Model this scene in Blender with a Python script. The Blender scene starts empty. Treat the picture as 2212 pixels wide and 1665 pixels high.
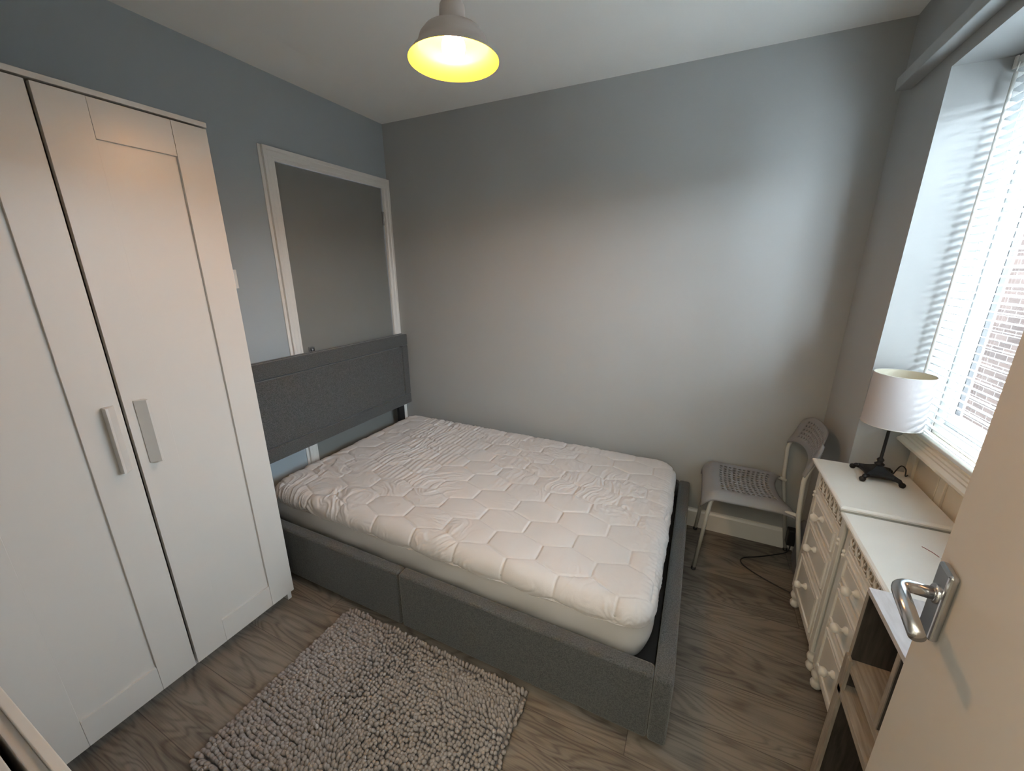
import bpy, math, random
import numpy as np
from mathutils import Vector, Matrix

sc = bpy.context.scene
COL = sc.collection
PI = math.pi

# ---------------------------------------------------------------- camera
cd = bpy.data.cameras.new('camera')
cam = bpy.data.objects.new('camera', cd); COL.objects.link(cam)
cd.sensor_fit = 'HORIZONTAL'; cd.sensor_width = 36.0
cd.lens = 849.85 * 36.0 / 2212.0
cd.clip_start = 0.02; cd.clip_end = 60
YAW, PITCH, ROLL = .4442, .2824, -.0019
fw = Vector((-math.sin(YAW)*math.cos(PITCH), math.cos(YAW)*math.cos(PITCH), -math.sin(PITCH)))
rt = fw.cross(Vector((0, 0, 1))).normalized(); up = rt.cross(fw)
r2 = math.cos(ROLL)*rt + math.sin(ROLL)*up; u2 = -math.sin(ROLL)*rt + math.cos(ROLL)*up
cam.matrix_world = Matrix(((r2.x, u2.x, -fw.x, 2.0029), (r2.y, u2.y, -fw.y, -2.2628), (r2.z, u2.z, -fw.z, 1.4386), (0, 0, 0, 1)))
sc.camera = cam

# ---------------------------------------------------------------- world, lights, exposure
SKY = 31.0
BULB = 195.0; BULBC = (1.0, .56, .28)
HALL_FILL = 17.0
w = bpy.data.worlds.new('world'); sc.world = w; w.use_nodes = True
bg = w.node_tree.nodes['Background']
bg.inputs[0].default_value = (.82, .885, 1.0, 1); bg.inputs[1].default_value = SKY

def area(name, loc, rot, sx, sy, power, color, portal=False):
    l = bpy.data.lights.new(name, 'AREA'); l.shape = 'RECTANGLE'; l.size = sx; l.size_y = sy
    l.energy = power; l.color = color
    o = bpy.data.objects.new(name, l); COL.objects.link(o); o.location = loc; o.rotation_euler = rot
    if portal: l.cycles.is_portal = True
    return o
WIN_Y0, WIN_Y1, WIN_Z0, WIN_Z1 = -1.72, -.405, .873, 2.035
area('window_portal', (2.90, (WIN_Y0+WIN_Y1)/2, (WIN_Z0+WIN_Z1)/2), (0, PI/2, 0), WIN_Z1-WIN_Z0, WIN_Y1-WIN_Y0, 1, (1, 1, 1), True)
HALL_FILLC = (1.0, .93, .74)
area('hall_fill_light', (1.9, -3.0, 2.30), (0, 0, 0), .8, 1.2, HALL_FILL, HALL_FILLC)  # area light added in the unseen hall to fill the room

vs = sc.view_settings
vs.view_transform = 'Standard'; vs.look = 'None'; vs.exposure = 1.15; vs.gamma = 1.0; vs.use_curve_mapping = False
sc.cycles.max_bounces = 12; sc.cycles.diffuse_bounces = 7; sc.cycles.glossy_bounces = 4
sc.cycles.transparent_max_bounces = 16
sc.cycles.sample_clamp_indirect = 6.0
sc.cycles.caustics_reflective = False; sc.cycles.caustics_refractive = False

# ---------------------------------------------------------------- materials
def _mat(name):
    m = bpy.data.materials.new(name); m.use_nodes = True
    nt = m.node_tree; b = nt.nodes['Principled BSDF']
    return m, nt, b
def mat(name, col, rough=.6, metal=0, var=.05, vscale=6, bump=0, bscale=200, spec=.5, coat=0, stretch=None):
    m, nt, b = _mat(name)
    N, L = nt.nodes.new, nt.links.new
    tc = N('ShaderNodeTexCoord'); src = tc.outputs['Object']
    if stretch:
        mp = N('ShaderNodeMapping'); mp.inputs['Scale'].default_value = stretch; L(src, mp.inputs[0]); src = mp.outputs[0]
    n = N('ShaderNodeTexNoise'); n.inputs['Scale'].default_value = vscale; n.inputs['Detail'].default_value = 4; L(src, n.inputs['Vector'])
    r = N('ShaderNodeMapRange'); r.inputs[1].default_value = .3; r.inputs[2].default_value = .7
    r.inputs[3].default_value = 1-var; r.inputs[4].default_value = 1+var; L(n.outputs['Fac'], r.inputs[0])
    mx = N('ShaderNodeVectorMath'); mx.operation = 'SCALE'; mx.inputs[0].default_value = col; L(r.outputs[0], mx.inputs['Scale'])
    L(mx.outputs[0], b.inputs['Base Color'])
    b.inputs['Roughness'].default_value = rough; b.inputs['Metallic'].default_value = metal
    b.inputs['Specular IOR Level'].default_value = spec
    b.inputs['Coat Weight'].default_value = coat
    if bump:
        n2 = N('ShaderNodeTexNoise'); n2.inputs['Scale'].default_value = bscale; n2.inputs['Detail'].default_value = 3; L(src, n2.inputs['Vector'])
        bp = N('ShaderNodeBump'); bp.inputs['Strength'].default_value = bump; bp.inputs['Distance'].default_value = .002
        L(n2.outputs['Fac'], bp.inputs['Height']); L(bp.outputs[0], b.inputs['Normal'])
    return m

def fabric_mat(name, c1, c2, scale=900):
    m, nt, b = _mat(name); N, L = nt.nodes.new, nt.links.new
    tc = N('ShaderNodeTexCoord')
    n = N('ShaderNodeTexNoise'); n.inputs['Scale'].default_value = scale; n.inputs['Detail'].default_value = 2; L(tc.outputs['Object'], n.inputs['Vector'])
    n3 = N('ShaderNodeTexNoise'); n3.inputs['Scale'].default_value = scale*.3; L(tc.outputs['Object'], n3.inputs['Vector'])
    ad = N('ShaderNodeMath'); ad.operation = 'ADD'; L(n.outputs['Fac'], ad.inputs[0]); L(n3.outputs['Fac'], ad.inputs[1])
    cr = N('ShaderNodeValToRGB'); cr.color_ramp.elements[0].position = .38; cr.color_ramp.elements[1].position = .62
    cr.color_ramp.elements[0].color = (*c1, 1); cr.color_ramp.elements[1].color = (*c2, 1)
    hf = N('ShaderNodeMath'); hf.operation = 'MULTIPLY'; hf.inputs[1].default_value = .5; L(ad.outputs[0], hf.inputs[0]); L(hf.outputs[0], cr.inputs[0])
    L(cr.outputs[0], b.inputs['Base Color']); b.inputs['Roughness'].default_value = .95; b.inputs['Specular IOR Level'].default_value = .15
    b.inputs['Sheen Weight'].default_value = .25
    bp = N('ShaderNodeBump'); bp.inputs['Strength'].default_value = .5; bp.inputs['Distance'].default_value = .0015
    L(n.outputs['Fac'], bp.inputs['Height']); L(bp.outputs[0], b.inputs['Normal'])
    return m

def floor_mat():
    m, nt, b = _mat('oak_laminate'); N, L = nt.nodes.new, nt.links.new
    def math_(op, a, b_=None, c=None):
        n = N('ShaderNodeMath'); n.operation = op
        for i, v in enumerate((a, b_, c)):
            if v is None: continue
            if isinstance(v, (int, float)): n.inputs[i].default_value = v
            else: L(v, n.inputs[i])
        return n.outputs[0]
    tc = N('ShaderNodeTexCoord'); sp = N('ShaderNodeSeparateXYZ'); L(tc.outputs['Object'], sp.inputs[0])
    x, y = sp.outputs[0], sp.outputs[1]
    PW, PL = .193, 1.28
    yy = math_('DIVIDE', math_('ADD', y, 4.05), PW); row = math_('FLOOR', yy); fy = math_('FRACT', yy)
    wr = N('ShaderNodeTexWhiteNoise'); wr.noise_dimensions = '1D'; L(row, wr.inputs['W'])
    xx = math_('ADD', math_('DIVIDE', x, PL), math_('MULTIPLY', wr.outputs['Value'], 1.0)); ci = math_('FLOOR', xx); fx = math_('FRACT', xx)
    cv = N('ShaderNodeCombineXYZ'); L(row, cv.inputs[0]); L(ci, cv.inputs[1])
    wn = N('ShaderNodeTexWhiteNoise'); wn.noise_dimensions = '2D'; L(cv.outputs[0], wn.inputs['Vector'])
    rnd = wn.outputs['Value']
    # grain field
    gv = N('ShaderNodeCombineXYZ')
    L(math_('ADD', math_('MULTIPLY', x, 1.5), math_('MULTIPLY', rnd, 40)), gv.inputs[0])
    L(math_('ADD', math_('MULTIPLY', y, 8.0), math_('MULTIPLY', rnd, 17)), gv.inputs[1])
    g = N('ShaderNodeTexNoise'); g.inputs['Scale'].default_value = 1.0; g.inputs['Detail'].default_value = 2.2; g.inputs['Distortion'].default_value = .6; L(gv.outputs[0], g.inputs['Vector'])
    rings = math_('SINE', math_('MULTIPLY', g.outputs['Fac'], 95))
    rings01 = math_('POWER', math_('MULTIPLY_ADD', rings, .5, .5), 2.0)
    fv = N('ShaderNodeCombineXYZ'); L(math_('MULTIPLY', x, 9), fv.inputs[0]); L(math_('MULTIPLY', y, 260), fv.inputs[1]); L(rnd, fv.inputs[2])
    fn = N('ShaderNodeTexNoise'); fn.inputs['Scale'].default_value = 1; fn.inputs['Detail'].default_value = 3; L(fv.outputs[0], fn.inputs['Vector'])
    mv = N('ShaderNodeCombineXYZ'); L(math_('MULTIPLY', x, 3), mv.inputs[0]); L(math_('MULTIPLY', y, 22), mv.inputs[1]); L(math_('MULTIPLY', rnd, 9), mv.inputs[2])
    mn = N('ShaderNodeTexNoise'); mn.inputs['Scale'].default_value = 1; mn.inputs['Detail'].default_value = 4; L(mv.outputs[0], mn.inputs['Vector'])
    v = math_('ADD', math_('MULTIPLY', rings01, -.24), math_('MULTIPLY', fn.outputs['Fac'], .50))
    v = math_('ADD', v, math_('MULTIPLY', mn.outputs['Fac'], .75))
    v = math_('ADD', v, math_('MULTIPLY_ADD', rnd, .16, .04))
    cr = N('ShaderNodeValToRGB'); cr.color_ramp.elements[0].position = .25; cr.color_ramp.elements[1].position = .85
    cr.color_ramp.elements[0].color = (.060, .050, .042, 1); cr.color_ramp.elements[1].color = (.215, .187, .158, 1)
    L(v, cr.inputs[0])
    def edge(f, wdt):
        a = math_('MINIMUM', f, math_('SUBTRACT', 1.0, f)); return math_('LESS_THAN', a, wdt)
    seam = math_('MAXIMUM', edge(fy, .006), edge(fx, .0010))
    mx = N('ShaderNodeMix'); mx.data_type = 'RGBA'; L(math_('MULTIPLY', seam, .6), mx.inputs[0]); L(cr.outputs[0], mx.inputs[6]); mx.inputs[7].default_value = (.03, .026, .022, 1)
    L(mx.outputs[2], b.inputs['Base Color']); b.inputs['Roughness'].default_value = .5; b.inputs['Specular IOR Level'].default_value = .35
    bp = N('ShaderNodeBump'); bp.inputs['Strength'].default_value = .25; bp.inputs['Distance'].default_value = .001
    L(math_('SUBTRACT', v, seam), bp.inputs['Height']); L(bp.outputs[0], b.inputs['Normal'])
    return m

def wood_mat(name, c1, c2, sc_=(3, 60, 60)):
    m, nt, b = _mat(name); N, L = nt.nodes.new, nt.links.new
    tc = N('ShaderNodeTexCoord'); mp = N('ShaderNodeMapping'); mp.inputs['Scale'].default_value = sc_; L(tc.outputs['Object'], mp.inputs[0])
    n = N('ShaderNodeTexNoise'); n.inputs['Scale'].default_value = 3; n.inputs['Detail'].default_value = 5; n.inputs['Distortion'].default_value = .4; L(mp.outputs[0], n.inputs['Vector'])
    cr = N('ShaderNodeValToRGB'); cr.color_ramp.elements[0].position = .35; cr.color_ramp.elements[1].position = .65
    cr.color_ramp.elements[0].color = (*c1, 1); cr.color_ramp.elements[1].color = (*c2, 1); L(n.outputs['Fac'], cr.inputs[0])
    L(cr.outputs[0], b.inputs['Base Color']); b.inputs['Roughness'].default_value = .55
    bp = N('ShaderNodeBump'); bp.inputs['Strength'].default_value = .2; bp.inputs['Distance'].default_value = .001
    L(n.outputs['Fac'], bp.inputs['Height']); L(bp.outputs[0], b.inputs['Normal'])
    return m

def emit_mat(name, col, s):
    m, nt, b = _mat(name)
    b.inputs['Base Color'].default_value = (1, 1, 1, 1); b.inputs['Emission Color'].default_value = (*col, 1); b.inputs['Emission Strength'].default_value = s
    return m

def glass_mat():
    m = bpy.data.materials.new('window_glass'); m.use_nodes = True; nt = m.node_tree; N, L = nt.nodes.new, nt.links.new
    nt.nodes.remove(nt.nodes['Principled BSDF']); out = nt.nodes['Material Output']
    t = N('ShaderNodeBsdfTransparent'); t.inputs[0].default_value = (.93, .97, .96, 1); g = N('ShaderNodeBsdfGlossy'); g.inputs['Roughness'].default_value = .02
    lw = N('ShaderNodeLayerWeight'); lw.inputs[0].default_value = .5; pw = N('ShaderNodeMath'); pw.operation = 'POWER'; pw.inputs[1].default_value = 5; L(lw.outputs['Facing'], pw.inputs[0])
    f = N('ShaderNodeMath'); f.operation = 'MULTIPLY_ADD'; f.inputs[1].default_value = .25; f.inputs[2].default_value = .012; L(pw.outputs[0], f.inputs[0]); mx = N('ShaderNodeMixShader')
    L(f.outputs[0], mx.inputs[0]); L(t.outputs[0], mx.inputs[1]); L(g.outputs[0], mx.inputs[2]); L(mx.outputs[0], out.inputs[0])
    return m

def translucent_mat(name, col, tr):
    m = bpy.data.materials.new(name); m.use_nodes = True; nt = m.node_tree; N, L = nt.nodes.new, nt.links.new
    b = nt.nodes['Principled BSDF']; out = nt.nodes['Material Output']
    b.inputs['Base Color'].default_value = (*col, 1); b.inputs['Roughness'].default_value = .6
    tc = N('ShaderNodeTexCoord'); n = N('ShaderNodeTexNoise'); n.inputs['Scale'].default_value = 300; L(tc.outputs['Object'], n.inputs['Vector'])
    bp = N('ShaderNodeBump'); bp.inputs['Strength'].default_value = .1; bp.inputs['Distance'].default_value = .001; L(n.outputs['Fac'], bp.inputs['Height']); L(bp.outputs[0], b.inputs['Normal'])
    t = N('ShaderNodeBsdfTranslucent'); t.inputs[0].default_value = (*col, 1); mx = N('ShaderNodeMixShader'); mx.inputs[0].default_value = tr
    L(b.outputs[0], mx.inputs[1]); L(t.outputs[0], mx.inputs[2]); L(mx.outputs[0], out.inputs[0])
    return m

def brick_mat():
    m, nt, b = _mat('pale_brick'); N, L = nt.nodes.new, nt.links.new
    tc = N('ShaderNodeTexCoord'); sp = N('ShaderNodeSeparateXYZ'); cb = N('ShaderNodeCombineXYZ'); L(tc.outputs['Object'], sp.inputs[0])
    L(sp.outputs[1], cb.inputs[0]); L(sp.outputs[2], cb.inputs[1])
    br = N('ShaderNodeTexBrick'); br.inputs['Scale'].default_value = 1; br.inputs['Brick Width'].default_value = .225; br.inputs['Row Height'].default_value = .075
    br.inputs['Mortar Size'].default_value = .006; br.inputs['Color1'].default_value = (.050, .038, .034, 1); br.inputs['Color2'].default_value = (.034, .027, .025, 1); br.inputs['Mortar'].default_value = (.105, .098, .094, 1)
    L(cb.outputs[0], br.inputs['Vector']); L(br.outputs['Color'], b.inputs['Base Color']); b.inputs['Roughness'].default_value = 1; b.inputs['Specular IOR Level'].default_value = 0
    bp = N('ShaderNodeBump'); bp.inputs['Strength'].default_value = .4; bp.inputs['Distance'].default_value = .006; bp.invert = True; L(br.outputs['Fac'], bp.inputs['Height']); L(bp.outputs[0], b.inputs['Normal'])
    return m

M = {}
M['wall'] = mat('grey_wall_paint', (.355, .362, .358), .72, var=.03, vscale=1.5, bump=.06, bscale=90, spec=.35)
M['wall_daylit'] = mat('daylit_grey_wall_paint', (.345, .385, .412), .78, var=.03, vscale=1.5, bump=.06, bscale=90, spec=.3)  # bluish tint of the window daylight is put into this wall's grey
M['reveal'] = M['wall']
M['ceiling'] = mat('white_ceiling_paint', (.86, .86, .84), .9, var=.02, vscale=1.2, bump=.04, bscale=60, spec=.2)
M['door_grey'] = mat('dark_grey_door_paint', (.195, .195, .185), .6, var=.03, vscale=3, spec=.3)
M['trim'] = mat('white_gloss_trim', (.69, .67, .64), .35, var=.02, vscale=5)
M['cream'] = mat('cream_gloss_sill', (.68, .61, .50), .35, var=.03, vscale=5)
M['door_white'] = mat('white_door_paint', (.56, .52, .47), .38, var=.015, vscale=2)
M['wardrobe'] = mat('white_foil', (.57, .55, .525), .33, var=.01, vscale=3, spec=.5)
M['dark_gap'] = mat('shaded_board', (.10, .10, .10), .8)
M['fabric'] = fabric_mat('charcoal_fabric', (.030, .032, .034), (.105, .110, .112))
M['black'] = mat('black_plastic', (.012, .012, .013), .45)
M['iron'] = mat('black_cast_iron', (.008, .008, .009), .42, bump=.4, bscale=160, spec=.25)
M['sheet'] = mat('white_cotton', (.56, .535, .525), .95, var=.015, vscale=8, bump=.3, bscale=700, spec=.1)
M['stretch'] = mat('stretch_skirt', (.50, .485, .475), .9, var=.02, vscale=4, bump=.15, bscale=500, spec=.15)
M['floor'] = floor_mat()
M['chrome'] = mat('brushed_chrome', (.55, .56, .58), .22, metal=1, var=.03, vscale=30)
M['lacquer'] = mat('off_white_lacquer', (.74, .715, .665), .4, var=.03, vscale=7, spec=.5)
M['grey_plastic'] = mat('grey_plastic', (.215, .215, .225), .45, var=.02, vscale=9)
M['white_steel'] = mat('off_white_powder_coat', (.55, .54, .50), .4, var=.02)
M['shade_metal'] = mat('grey_enamel', (.43, .38, .35), .5, var=.03)
M['shade_in'] = mat('bulb_glow_enamel', (.80, .56, .028), .5, var=.02)  # yellow glow of the bulb is put into the lining colour
M['white_plastic'] = mat('white_plastic', (.70, .69, .66), .4, var=.01)
M['bulb'] = emit_mat('lit_bulb', BULBC, BULB)
M['glass'] = glass_mat()
M['slat'] = translucent_mat('white_slat', (.80, .83, .84), .16)
M['lampshade'] = translucent_mat('white_lampshade_fabric', (.50, .47, .475), .12)
M['shade_lining'] = translucent_mat('cream_lining', (.72, .68, .55), .12)
M['upvc'] = mat('white_upvc', (.75, .76, .76), .3, var=.01)
M['brick'] = brick_mat()
M['book_wood'] = wood_mat('grey_oak_board', (.26, .22, .18), (.40, .345, .29), (40, 3, 40))
M['book_top'] = wood_mat('pale_grey_board', (.46, .44, .45), (.56, .54, .55), (25, 5, 25))
M['book_edge'] = wood_mat('grey_oak_edge', (.24, .20, .165), (.36, .31, .26), (40, 40, 4))
M['book_dark'] = wood_mat('dark_brown_board', (.040, .033, .028), (.075, .062, .052), (40, 40, 4))  # dark brown for inner panels; edge strips stay grey oak
M['cloth_grey'] = mat('grey_cloth', (.16, .16, .175), .9, var=.1, vscale=30, bump=.3)
M['carve_recess'] = mat('dark_recess_paint', (.30, .25, .18), .8, var=.25, vscale=60)  # mottled brown, darker than the lacquer carving in front
M['concrete'] = mat('pale_paving', (.80, .79, .77), .9, var=.1)
M['mark'] = mat('red_brown_mark', (.30, .10, .09), .7, var=.3, vscale=200)

# ---------------------------------------------------------------- mesh builder
class MB:
    def __init__(s): s.v = []; s.f = []; s.sm = []
    def add(s, vs_, fs, smooth=False):
        o = len(s.v); s.v += [tuple(p) for p in vs_]
        for f in fs: s.f.append(tuple(i+o for i in f)); s.sm.append(smooth)
    def box(s, x0, x1, y0, y1, z0, z1):
        x0, x1 = min(x0, x1), max(x0, x1); y0, y1 = min(y0, y1), max(y0, y1); z0, z1 = min(z0, z1), max(z0, z1)
        v = [(x, y, z) for z in (z0, z1) for y in (y0, y1) for x in (x0, x1)]
        s.add(v, [(0, 2, 3, 1), (4, 5, 7, 6), (0, 1, 5, 4), (2, 6, 7, 3), (0, 4, 6, 2), (1, 3, 7, 5)]); return s
    def prism(s, prof, axis, a, b):
        # prof: list of 2D; extruded along axis from a to b
        n = len(prof); v = []
        for t in (a, b):
            for p in prof:
                if axis == 'x': v.append((t, p[0], p[1]))
                elif axis == 'y': v.append((p[0], t, p[1]))
                else: v.append((p[0], p[1], t))
        fs = [tuple(range(n)), tuple(range(2*n-1, n-1, -1))] + [(i, i+n, (i+1) % n+n, (i+1) % n) for i in range(n)]
        s.add(v, fs); return s
    def lathe(s, prof, c, seg=32, axis='z', cap=True):
        # prof: list of (r, h)
        v = []; n = len(prof)
        for r, h in prof:
            for k in range(seg):
                a = 2*PI*k/seg
                if axis == 'z': v.append((c[0]+r*math.cos(a), c[1]+r*math.sin(a), c[2]+h))
                elif axis == 'x': v.append((c[0]+h, c[1]+r*math.cos(a), c[2]+r*math.sin(a)))
                else: v.append((c[0]+r*math.cos(a), c[1]+h, c[2]+r*math.sin(a)))
        fs = []
        for i in range(n-1):
            for k in range(seg):
                k2 = (k+1) % seg; fs.append((i*seg+k, i*seg+k2, (i+1)*seg+k2, (i+1)*seg+k))
        s.add(v, fs, True)
        if cap:
            o = len(s.v)-n*seg
            if prof[0][0] > 1e-5: s.f.append(tuple(o+k for k in range(seg-1, -1, -1))); s.sm.append(False)
            if prof[-1][0] > 1e-5: s.f.append(tuple(o+(n-1)*seg+k for k in range(seg))); s.sm.append(False)
        return s
    def tube(s, pts, r, seg=10, cap=True, closed=False):
        pts = [Vector(p) for p in pts]; n = len(pts)
        rs = r if isinstance(r, (list, tuple)) else [r]*n
        v = []; prev = None
        for i in range(n):
            if closed: d = (pts[(i+1) % n]-pts[i-1])
            else: d = (pts[min(i+1, n-1)]-pts[max(i-1, 0)])
            d.normalize()
            if prev is None:
                a = Vector((0, 0, 1)) if abs(d.z) < .9 else Vector((1, 0, 0)); e1 = d.cross(a).normalized()
            else: e1 = (prev-d*prev.dot(d)).normalized()
            prev = e1; e2 = d.cross(e1)
            for k in range(seg):
                t = 2*PI*k/seg; v.append(pts[i]+rs[i]*(math.cos(t)*e1+math.sin(t)*e2))
        fs = []
        m = n if closed else n-1
        for i in range(m):
            j = (i+1) % n
            for k in range(seg):
                k2 = (k+1) % seg; fs.append((i*seg+k, i*seg+k2, j*seg+k2, j*seg+k))
        if cap and not closed:
            fs.append(tuple(range(seg-1, -1, -1))); fs.append(tuple((n-1)*seg+k for k in range(seg)))
        s.add(v, fs, True); return s
    def build(s, name, m, parent=None, bevel=0, bseg=2, solid=0, smooth_angle=None):
        me = bpy.data.meshes.new(name); me.from_pydata(s.v, [], s.f)
        me.polygons.foreach_set('use_smooth', s.sm); me.materials.append(m); me.update()
        o = bpy.data.objects.new(name, me); COL.objects.link(o)
        if parent: o.parent = parent
        if solid:
            md = o.modifiers.new('solid', 'SOLIDIFY'); md.thickness = solid; md.offset = 0
        if bevel:
            md = o.modifiers.new('bevel', 'BEVEL'); md.width = bevel; md.segments = bseg; md.limit_method = 'ANGLE'; md.angle_limit = math.radians(50)
            md.harden_normals = False
        return o

def smooth_path(pts, sub=6, closed=False):
    P = [Vector(p) for p in pts]; out = []; n = len(P)
    rng = range(n) if closed else range(n-1)
    for i in rng:
        p0 = P[i-1] if (i > 0 or closed) else P[0]; p1 = P[i]; p2 = P[(i+1) % n]; p3 = P[(i+2) % n] if (closed or i+2 < n) else P[-1]
        for k in range(sub):
            t = k/sub
            out.append(.5*((2*p1)+(-p0+p2)*t+(2*p0-5*p1+4*p2-p3)*t*t+(-p0+3*p1-3*p2+p3)*t**3))
    if not closed: out.append(P[-1])
    return out

def fillet(pts, r, n=6):
    P = [Vector(p) for p in pts]; out = [P[0]]
    for i in range(1, len(P)-1):
        a = (P[i-1]-P[i]); b = (P[i+1]-P[i]); ra = min(r, a.length*.49, b.length*.49)
        p, q = P[i]+a.normalized()*ra, P[i]+b.normalized()*ra
        for k in range(n+1):
            t = k/n; out.append((1-t)**2*p+2*t*(1-t)*P[i]+t*t*q)
    out.append(P[-1]); return out

def empty(name, loc, label, cat, group=None, rz=0):
    o = bpy.data.objects.new(name, None); COL.objects.link(o); o.location = loc; o.rotation_euler = (0, 0, rz)
    o.empty_display_size = .1
    o['label'] = label; o['category'] = cat
    if group: o['group'] = group
    return o
def tag(o, label, cat, group=None):
    o['label'] = label; o['category'] = cat
    if group: o['group'] = group
    return o
def struct(o, label=None):
    o['kind'] = 'structure'
    if label: o['label'] = label
    return o
def off(o, loc):
    """mesh was built in world coordinates; parent sits at loc"""
    o.location = (-loc[0], -loc[1], -loc[2]); return o

# numpy value noise
def _h(ix, iy, seed):
    n = (ix.astype(np.int64)*374761393+iy.astype(np.int64)*668265263+seed*974634777) & 0x7fffffff
    n = ((n ^ (n >> 13))*1274126177) & 0x7fffffff
    return ((n ^ (n >> 16)) & 0xffff)/65535.0
def vnoise(x, y, seed=0):
    ix, iy = np.floor(x), np.floor(y); fx, fy = x-ix, y-iy
    fx = fx*fx*fx*(fx*(fx*6-15)+10); fy = fy*fy*fy*(fy*(fy*6-15)+10)
    a = _h(ix, iy, seed); b = _h(ix+1, iy, seed); c = _h(ix, iy+1, seed); d = _h(ix+1, iy+1, seed)
    return (a*(1-fx)+b*fx)*(1-fy)+(c*(1-fx)+d*fx)*fy
def fbm(x, y, seed=0, o=4):
    r = 0; a = .5
    for k in range(o): r = r+a*vnoise(x*2**k, y*2**k, seed+k*7); a *= .5
    return r

def np_mesh(name, V, F, m, parent=None, smooth=True):
    me = bpy.data.meshes.new(name)
    V = np.asarray(V, np.float32); F = np.asarray(F, np.int32); k = F.shape[1]
    me.vertices.add(len(V)); me.vertices.foreach_set('co', V.ravel())
    me.loops.add(F.size); me.loops.foreach_set('vertex_index', F.ravel())
    me.polygons.add(len(F)); me.polygons.foreach_set('loop_start', np.arange(0, F.size, k, dtype=np.int32))
    me.polygons.foreach_set('loop_total', np.full(len(F), k, np.int32))
    me.polygons.foreach_set('use_smooth', np.full(len(F), smooth))
    me.update(calc_edges=True); me.validate()
    me.materials.append(m)
    o = bpy.data.objects.new(name, me); COL.objects.link(o)
    if parent: o.parent = parent
    return o
def grid_faces(nu, nv):
    i = np.arange((nu-1)*(nv-1)); a = (i//(nv-1))*nv+(i % (nv-1))
    return np.stack([a, a+nv, a+nv+1, a+1], 1)

# ================================================================ SETTING
W = 2.603; H = 2.35; YD = -2.32   # window wall, ceiling, doorway wall
T = .12
struct(MB().box(-T, 2.870, -4.2, T, -.1, 0).build('floor', M['floor']))
# ceiling, very slightly bellied away from the left wall
cb = MB()
xs = [-T, 0, .27, .75, 2.870]; ys = [-4.2, -2.4, -.9, -.45, 0, T]
def cz(x, y):
    b = min(1, max(0, x/.27)); c = min(1, max(0, -y/.9))
    return H+.016*b*c
vv = [(x, y, cz(x, y)) for x in xs for y in ys]; ny = len(ys)
ff = [(i*ny+j, i*ny+j+1, (i+1)*ny+j+1, (i+1)*ny+j) for i in range(len(xs)-1) for j in range(ny-1)]
cb.add(vv, ff); cb.box(-T, 2.870, -4.2, T, H+.05, H+.15)
struct(cb.build('ceiling', M['ceiling']))
struct(MB().box(-T, 2.870, 0, T, 0, H+.06).build('wall_back', M['wall']))
# left wall with door opening (y -.057..-.803, z 0..1.967)
wl = MB(); DY0, DY1, DZ = -.805, -.055, 1.967
wl.box(-T, 0, -2.4, DY0, 0, H+.06).box(-T, 0, DY1, 0, 0, H+.06).box(-T, 0, DY0, DY1, DZ, H+.06)
struct(wl.build('wall_left', M['wall_daylit']))
# window wall with alcove
AY0, AY1, AZ = -1.76, -.405, 2.035; XO = 2.80; XE = 2.870
wr = MB()
wr.box(W, XE, AY1, 0, 0, H+.06).box(W, XE, AY0, AY1, AZ, H+.06).box(W, XE, YD, AY0, 0, H+.06).box(XO+.02, XE, AY0, AY1, 0, WIN_Z0-.01)
struct(wr.build('wall_right', M['wall']))
# doorway wall
DX0, DX1 = 1.50, 2.315
wf = MB(); wf.box(-T, DX0, YD-T, YD, 0, H+.06).box(DX1, XE, YD-T, YD, 0, H+.06).box(DX0, DX1, YD-T, YD, 2.03, H+.06)
struct(wf.build('wall_front', M['wall']))
hw = MB(); hw.box(-T, 2.870, -4.2, -4.1, 0, H+.06).box(.9, 1.0, -4.1, YD-T, 0, H+.06).box(2.785, 2.870, -4.1, YD-T, 0, H+.06)
struct(hw.build('wall_hall', M['ceiling']))
# doorway lining
struct(MB().box(DX0-.005, DX0+.02, YD-T-.005, YD+.005, 0, 2.03).box(DX1-.02, DX1+.005, YD-T-.005, YD+.005, 0, 2.03).box(DX0, DX1, YD-T-.005, YD+.005, 2.01, 2.035).build('trim_3', M['trim'], bevel=.002))

def base_prof(y0, h=.1155, t=.014):
    return [(y0, 0), (y0-t, 0), (y0-t, h-.018), (y0-t*.6, h-.008), (y0-t*.5, h), (y0, h)]
b1 = MB().prism(base_prof(0), 'x', 0.0, W); struct(b1.build('baseboard_back', M['trim']))
b2 = MB().box(W-.014, W, AY1, -.014, 0, .115); struct(b2.build('baseboard_right', M['trim'], bevel=.003))
b3 = MB().box(0, .014, YD, -.862, 0, .115); struct(b3.build('baseboard_left', M['trim'], bevel=.003))
b4 = MB().box(.014, DX0, YD, YD+.014, 0, .115); struct(b4.build('baseboard_front', M['trim'], bevel=.003))

# painted rail on the window wall above the window
tr = MB().box(2.556, W, -1.95, -.103, 2.078, 2.121)
struct(tr.build('trim_1', M['wall'], bevel=.002), 'grey painted wooden batten above the window recess')

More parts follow.
